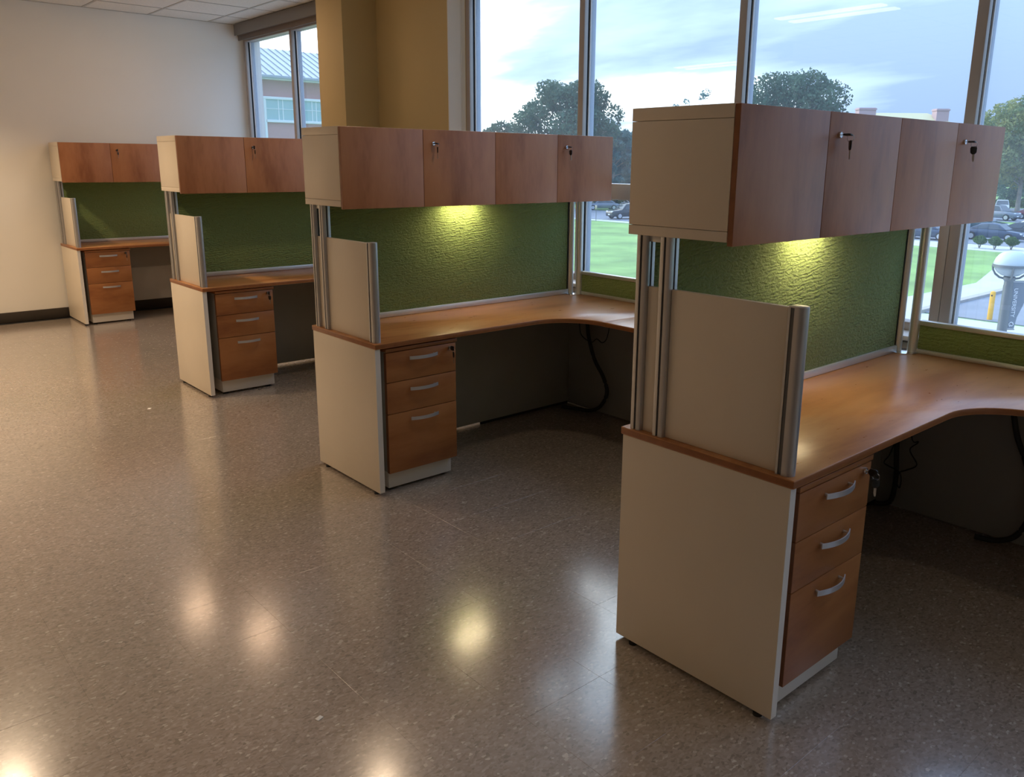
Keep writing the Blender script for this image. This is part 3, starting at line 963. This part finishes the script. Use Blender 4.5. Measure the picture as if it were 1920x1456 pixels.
M['leaf_oak'] = leafmat('oak_leaves', (.060, .115, .085, 1), (.14, .21, .14, 1))
M['leaf_haze'] = leafmat('haze_tinted_leaves', (.10, .185, .19, 1), (.19, .29, .26, 1))  # bluish haze of distance is mixed into this leaf colour
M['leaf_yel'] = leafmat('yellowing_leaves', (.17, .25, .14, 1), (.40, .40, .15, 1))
M['leaf_bush'] = leafmat('bush_leaves', (.045, .10, .035, 1), (.12, .20, .06, 1))
M['bark'] = principled('pale_bark', (.30, .27, .22, 1), .9, noise=.2, nscale=3)


def leaves_mesh(name, blobs, n, size, mat, seed):
    g = np.random.default_rng(seed)
    V, cnt = [], 0
    vol = np.array([b[3] ** 2 for b in blobs])
    vol = vol / vol.sum()
    for b, share in zip(blobs, vol):
        k = max(6, int(n * share))
        u = g.normal(size=(k, 3))
        u /= np.linalg.norm(u, axis=1)[:, None]
        rad = b[3] * (0.62 + .45 * g.random(k)) [:, None]
        c = np.array(b[:3]) + u * rad * np.array([1, 1, .8])
        a = g.normal(size=(k, 3)); a /= np.linalg.norm(a, axis=1)[:, None]
        bb = np.cross(a, g.normal(size=(k, 3))); bb /= np.linalg.norm(bb, axis=1)[:, None]
        s = size * (.6 + .8 * g.random(k))[:, None]
        q = np.stack([c - a * s, c + bb * s * .55, c + a * s, c - bb * s * .55], axis=1)
        V.append(q.reshape(-1, 3)); cnt += k
    V = np.concatenate(V)
    me = bpy.data.meshes.new(name)
    me.vertices.add(len(V)); me.vertices.foreach_set('co', V.astype(np.float32).ravel())
    me.loops.add(cnt * 4); me.loops.foreach_set('vertex_index', np.arange(cnt * 4, dtype=np.int32))
    me.polygons.add(cnt); me.polygons.foreach_set('loop_start', np.arange(0, cnt * 4, 4, dtype=np.int32))
    me.update(); me.validate()
    me.materials.append(mat)
    return me


def make_tree(name, x, y, h, w_, mat, label, n=5000, leaf=.32, trunk=.35, seed=1, base_frac=.25, nb=26, sparse=False, cat='tree', group='trees across the campus'):
    g = np.random.default_rng(seed)
    t = empty(name, (x, y, ZG), label=label, cat=cat, group=group)
    blobs, tips = [], []
    for k in range(nb):
        fr = (k + .5) / nb
        zz_ = h * (base_frac + (1 - base_frac) * (fr * .93))
        env = math.sin(math.pi * min(1, .12 + .80 * fr)) ** .65
        a = k * 2.399963 + g.random() * .6
        rr = w_ / 2 * env * (.35 + .55 * math.sqrt(g.random()))
        br = w_ * (.115 + .07 * g.random()) * (1.0 if not sparse else .45)
        p = (rr * math.cos(a), rr * math.sin(a), min(zz_, h - br * .8))
        tips.append(p)
        if not sparse or k % 3 == 0:
            blobs.append(p + (br,))
    me = leaves_mesh('foliage', blobs, n, leaf, mat, seed)
    o = link('foliage', me, t)
    o['kind'] = 'stuff'
    tr = MB()
    tr.tube([(0, 0, -.1), (.05 * h * .1, 0, h * .25), (0, .03 * h * .3, h * .5), (0, 0, h * .8)], [trunk, trunk * .8, trunk * .5, trunk * .12], 8)
    for k, p in enumerate(tips):
        z0 = h * (.22 + .4 * (k / len(tips)))
        tr.tube([(0, 0, z0), (p[0] * .5, p[1] * .5, z0 * .5 + p[2] * .5 + .1), p], [trunk * .32, trunk * .18, trunk * .05], 5)
    part('trunk', tr, M['bark'], t, smooth=60)
    return t


make_tree('oak_tree', 78.5, 82.5, 16.9, 14.0, M['leaf_oak'], 'tall dark oak behind the mullion above the second cabinet', n=26000, leaf=.22, seed=11, nb=46)
make_tree('oak_tree', 101.5, 62.8, 18.3, 15.0, M['leaf_oak'], 'round green oak showing above the nearest cabinet', n=26000, leaf=.22, seed=23, nb=46)
make_tree('bare_tree', 92.6, 72.4, 16.8, 8.5, M['leaf_haze'], 'thin half-bare tree left of the round green oak', n=1100, leaf=.15, trunk=.16, seed=5, nb=60, sparse=True)
make_tree('yellowing_tree', 128.0, 42.5, 15.6, 13.0, M['leaf_yel'], 'yellowing tree with a pale trunk at the right edge', n=16000, leaf=.24, seed=31, base_frac=.30, nb=36)
k = 0
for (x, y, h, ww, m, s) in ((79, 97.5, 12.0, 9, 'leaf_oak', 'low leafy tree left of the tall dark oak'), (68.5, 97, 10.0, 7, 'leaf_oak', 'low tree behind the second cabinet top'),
                            (88.5, 83.5, 11.6, 6, 'leaf_haze', 'hazy tree right of the tall dark oak'), (91, 95, 12.0, 9, 'leaf_haze', 'hazy tree behind the tall dark oak'),
                            (97.5, 86.5, 11.2, 8, 'leaf_haze', 'hazy tree beyond the lawn road'), (101, 95, 11.8, 8, 'leaf_haze', 'hazy tree second from the lawn road'), (107, 82, 10.8, 9, 'leaf_haze', 'hazy tree beside the bare tree'),
                            (117, 76, 11.0, 10, 'leaf_haze', 'hazy tree in the treeline behind the bare tree'), (124, 90, 11.0, 11, 'leaf_haze', 'hazy tree in the treeline behind the round oak'),
                            (164, 62, 15.0, 12, 'leaf_haze', 'dark hazy tree behind the yellowing tree'), (150, 38, 14.5, 12, 'leaf_haze', 'dark hazy tree at the far right edge'),
                            (152, 50.5, 12.5, 11, 'leaf_haze', 'dark hazy tree over the clipped hedge'), (172, 78, 13, 13, 'leaf_haze', 'hazy tree behind the brick hall')):
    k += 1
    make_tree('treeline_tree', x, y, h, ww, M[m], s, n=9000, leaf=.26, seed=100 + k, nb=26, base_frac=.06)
for q, (x, y, s) in enumerate(((66.2, 24.05, 'leftmost of the three round bushes by the car park'), (65.9, 22.85, 'middle one of the three round bushes by the car park'), (66.8, 22.0, 'rightmost of the three round bushes by the car park'))):
    t = empty('bush', (x, y, ZG + .02), label=s, cat='bush', group='bushes by the car park')
    o = link('foliage', leaves_mesh('foliage', [(0, 0, .58, .33), (.15, .08, .54, .27), (-.15, -.08, .54, .27), (.0, .16, .56, .26), (0, -.17, .52, .27), (.04, .03, .70, .25), (-.05, -.05, .44, .24)], 1600, .06, M['leaf_bush'], 60 + q), t)
    o['kind'] = 'stuff'
    t.scale = (1.18, 1.18, 1.1)
    st = MB()
    for a in range(5):
        st.tube([(0, 0, -.05), (.16 * math.cos(a * 1.26), .16 * math.sin(a * 1.26), .5)], [.03, .015], 5)
    part('stem', st, M['bark'], t)
hd = leaves_mesh('clipped_hedge', [(0, -5 + 1.0 * a, .6, .75) for a in range(14)], 3000, .16, M['leaf_bush'], 77)
o = link('clipped_hedge', hd, None, (141, 46, ZG))
tag(o, 'clipped green hedge beyond the parked cars at the right edge', 'hedge')

# -------- lamp post with banner
lp = empty('lamp_post', (11.26, 3.31, ZG), label='globe lamp post with a grey banner outside the right-hand window', cat='lamp post')
M['lamp_metal'] = principled('lamp_grey_metal', (.17, .18, .185, 1), .45, metal=.4)
M['lamp_cap'] = principled('lamp_frosted_cap', (.50, .56, .57, 1), .35)
M['lamp_bowl'] = principled('lamp_frosted_bowl', (.36, .40, .42, 1), .3)
M['banner'] = principled('grey_blue_banner', (.19, .215, .25, 1), .75)
part('pole', MB().lathe([(.16, 0), (.16, .05), (.085, .12), (.078, .5), (.066, 4.38)], n=18), M['lamp_metal'], lp)
part('collar', MB().lathe([(.062, 4.38), (.062, 4.44), (.085, 4.47), (.085, 4.50), (.05, 4.52)], n=18), M['lamp_metal'], lp)
zc = 4.66
part('dome_cap', MB().lathe([(.232, zc), (.228, zc + .05), (.205, zc + .11), (.165, zc + .165), (.11, zc + .20), (.05, zc + .218), (.002, zc + .222)], n=28), M['lamp_cap'], lp, smooth=60)
part('bowl', MB().lathe([(.06, zc - .15), (.12, zc - .13), (.175, zc - .09), (.205, zc - .045), (.21, zc)], n=28), M['lamp_bowl'], lp, smooth=60)
part('ring', MB().lathe([(.226, zc - .014), (.242, zc - .014), (.242, zc + .024), (.226, zc + .024)], n=28, caps=False), M['lamp_metal'], lp)
for a in range(4):
    th = math.radians(28 + 90 * a)
    part('arm', MB().tube([(math.cos(th) * r_, math.sin(th) * r_, z_) for r_, z_ in ((.236, zc), (.225, zc - .06), (.19, zc - .12), (.13, zc - .168), (.06, zc - .185))], .015, 8), M['lamp_metal'], lp)
# banner hangs on the camera's right side of the pole, turned away from the window
ba = math.radians(-42)
bu = Vector((math.cos(ba), math.sin(ba), 0))          # direction from the pole outwards
zt = 4.43
pts = [(.07, 0), (.27, 0), (.27, -.27), (.255, -.34), (.19, -.52), (.17, -.69), (.07, -.69)]
bn = Vector((-bu.y, bu.x, 0))
mb = MB()
n_ = len(pts)
mb.add([bu * a + bn * .004 + Vector((0, 0, zt + b)) for a, b in pts] + [bu * a - bn * .004 + Vector((0, 0, zt + b)) for a, b in pts],
       [tuple(range(n_)), tuple(range(2 * n_ - 1, n_ - 1, -1))] + [(k, (k + 1) % n_, n_ + (k + 1) % n_, n_ + k) for k in range(n_)])
bo = part('banner', mb, M['banner'], lp, smooth=0)
fc = bpy.data.curves.new('lettering', 'FONT')
fc.body = 'UNIVERSITY'
fc.size = .080
fc.extrude = .001
fc.align_x = 'LEFT'
fc.materials.append(M['bead'])
_tmp = link('lettering_curve', fc)
bpy.context.view_layer.update()
lm = bpy.data.meshes.new_from_object(_tmp.evaluated_get(bpy.context.evaluated_depsgraph_get()))
bpy.data.objects.remove(_tmp)
lm.name = 'lettering'
fo = link('lettering', lm, bo)
# reads downwards; the face that looks back to the window
nrm = -bn
xd = Vector((0, 0, -1))
yd = nrm.cross(xd)
o_ = bu * .095 + nrm * .007 + Vector((0, 0, zt - .09))
fo.matrix_local = Matrix(((xd.x, yd.x, nrm.x, o_.x), (xd.y, yd.y, nrm.y, o_.y), (xd.z, yd.z, nrm.z, o_.z), (0, 0, 0, 1)))
em = MB()
for (a0, a1, rr, dx) in ((20, 250, .032, 0), (200, 430, .022, .008)):
    em.tube([bu * (.118 + dx + rr * math.cos(math.radians(a0 + (a1 - a0) * q / 12))) + nrm * .008 + Vector((0, 0, zt - .625 + rr * math.sin(math.radians(a0 + (a1 - a0) * q / 12)))) for q in range(13)], .006, 5)
part('emblem', em, M['bead'], bo)
for z_ in (zt + .012, zt - .702):
    part('bracket', MB().tube([bu * .05 + Vector((0, 0, z_)), bu * (.28 if z_ > zt else .18) + Vector((0, 0, z_))], .008, 8), M['lamp_metal'], lp)

# -------- bollard and sign post
M['yellow'] = principled('yellow_plastic', (.80, .42, .03, 1), .5)
bo_ = empty('bollard', (34.05, 11.42, ZG + .02), label='tall yellow marker post beside the drive', cat='bollard')
part('post', MB().lathe([(.10, 0), (.10, 1.12), (.085, 1.16), (.04, 1.18)], n=16), M['yellow'], bo_)
part('reflector', MB().box(-.106, -.098, -.03, .03, .98, 1.04), M['tyre'], bo_)
sp_ = empty('sign_post', (64.1, 63.0, ZG), label='thin road sign post at the edge of the lawn', cat='sign')
part('post', MB().tube([(0, 0, 0), (0, 0, 1.7)], .03, 8), M['lamp_metal'], sp_)
part('plate', MB().box(-.045, -.03, -.15, .15, 1.3, 1.7), M['mull'], sp_, bevel=.003)

# -------- wing of brick building seen through the far window
M['brick'] = principled('pinkish_brick', (.50, .27, .25, 1), .9, noise=.10, nscale=9)
M['roofm'] = principled('standing_seam_roof', (.40, .46, .50, 1), .5, metal=.2, noise=.04, nscale=.5)
M['seam'] = principled('roof_seam', (.20, .25, .29, 1), .6)
M['wfr'] = principled('white_window_frame', (.82, .86, .88, 1), .5)
M['bglass'] = principled('aqua_window_glass', (.34, .55, .56, 1), .12, spec=.6)
YB, XB0, XB1 = 63.5, 17.0, 41.0
b = empty('brick_building', (26.4, YB, ZG), label='brick wing with a grey seamed metal roof seen through the far window', cat='building')
def bp(name, mb, mat, parent=b, **k):
    mb.v = [(x - 26.4, y - YB, z - ZG) for x, y, z in mb.v]
    return part(name, mb, mat, parent, **k)
bp('wall', MB().box(XB0, XB1, YB + .05, YB + 14, ZG, 8.0), M['brick'])
zt_, zb_ = 6.26, 4.72
E2 = .6
roof = MB()
rz0, rz1, rb = 8.02, 10.75, 5.8
roof.add([(XB0 - E2, YB - E2, rz0), (XB1 + E2, YB - E2, rz0), (XB1 + E2, YB + 14, rz0), (XB0 - E2, YB + 14, rz0), (XB0 + 4, YB + rb, rz1), (35.2, YB + rb, rz1), (35.2, YB + 8.5, rz1), (XB0 + 4, YB + 8.5, rz1)],
         [(0, 1, 5, 4), (1, 2, 6, 5), (2, 3, 7, 6), (3, 0, 4, 7), (4, 5, 6, 7), (0, 3, 2, 1)])
ro = bp('roof', roof, M['roofm'], smooth=0)
x = XB0
while x < XB1:
    top = rb if x < 35.2 else max(.2, rb * (XB1 + E2 - x) / (XB1 + E2 - 35.2))
    t_ = (top + E2) / (rb + E2)
    y1, z1 = YB - E2 + t_ * (rb + E2), rz0 + t_ * (rz1 - rz0)
    bp('roof_seam', MB().tube([(x, YB - E2, rz0 + .03), (x, y1, z1 + .03)], .035, 4), M['seam'], ro)
    x += .64
bp('gutter', MB().box(XB0 - E2, XB1 + E2, YB - E2 - .12, YB - E2 + .1, 7.78, 8.02), M['roofm'], bevel=.03)
bp('soffit', MB().box(XB0 - E2, XB1 + E2, YB - E2, YB + .2, 7.70, 7.78), M['wfr'])
bp('lintel_band', MB().box(XB0, XB1, YB - .12, YB + .1, zt_, zt_ + .20), M['wfr'], bevel=.01)
bp('sill_band', MB().box(27.25, XB1, YB - .12, YB + .1, zb_ - .20, zb_), M['wfr'], bevel=.01)
for a_, b_ in ((22.0, 22.8), (23.2, 24.2), (24.6, 25.9)):
    pass
# tall glazing at the left, then ribbon windows
wt_ = bp('window', MB().box(24.4, 24.55, YB - .08, YB + .08, -1, zt_).box(27.12, 27.30, YB - .12, YB + .1, -1, zt_), M['wfr'])
bp('pane', MB().box(24.55, 27.12, YB - .02, YB + .06, -1, zt_), M['bglass'], wt_)
for z_ in (5.55, 4.85, 4.15, 3.4, 2.5, 1.6):
    bp('glazing_bar', MB().box(24.5, 27.15, YB - .06, YB - .01, z_ - .03, z_ + .03), M['wfr'], wt_)
x = 27.3
k = 0
while x < XB1 - 1.2:
    wd = 1.02 if k % 2 == 0 else .30
    wi = bp('window', MB().box(x + wd, x + wd + .06, YB - .06, YB + .06, zb_, zt_).box(x, x + wd, YB - .05, YB + .06, 5.53, 5.57), M['wfr'])
    bp('pane', MB().box(x, x + wd, YB - .02, YB + .06, zb_, zt_), M['bglass'], wi)
    x += wd + .06
    k += 1

# -------- far brick hall with chimneys, just over the nearest cabinet
fb = empty('brick_hall', (131, 62, ZG), label='low brick hall with two chimneys far beyond the car park', cat='building')
fb.rotation_euler = (0, 0, math.radians(-41.6))      # faces back to the window
part('wall', MB().box(-9, 9, -5, 5, 0, 11.2), M['brick'], fb)
M['tanroof'] = principled('tan_roof', (.62, .55, .32, 1), .8)
rf_ = MB().add([(-9.4, -5.4, 11.2), (9.4, -5.4, 11.2), (9.4, 5.4, 11.2), (-9.4, 5.4, 11.2), (-4, 0, 14.2), (4, 0, 14.2)], [(0, 1, 5, 4), (1, 2, 5), (2, 3, 4, 5), (3, 0, 4), (0, 3, 2, 1)])
part('roof', rf_, M['tanroof'], fb, smooth=0)
M['chim'] = principled('pink_chimney_brick', (.52, .36, .36, 1), .9)
for (u, z1, ww) in ((-6.3, 14.8, 1.3), (5.3, 14.75, .95)):
    ch = part('chimney', MB().box(u - ww, u + ww, -2.4, -.8, 10, z1), M['chim'], fb)
    part('chimney_cap', MB().box(u - ww - .1, u + ww + .1, -2.5, -.7, z1 - .3, z1 - .1), M['chim'], ch)
for k in range(6):
    wi = part('window', MB().box(-8 + k * 2.9, -6.6 + k * 2.9, -5.05, -4.9, 6.5, 8.9), M['wfr'], fb)
    part('pane', MB().box(-7.9 + k * 2.9, -6.7 + k * 2.9, -5.07, -4.95, 6.6, 8.8), M['bglass'], wi)
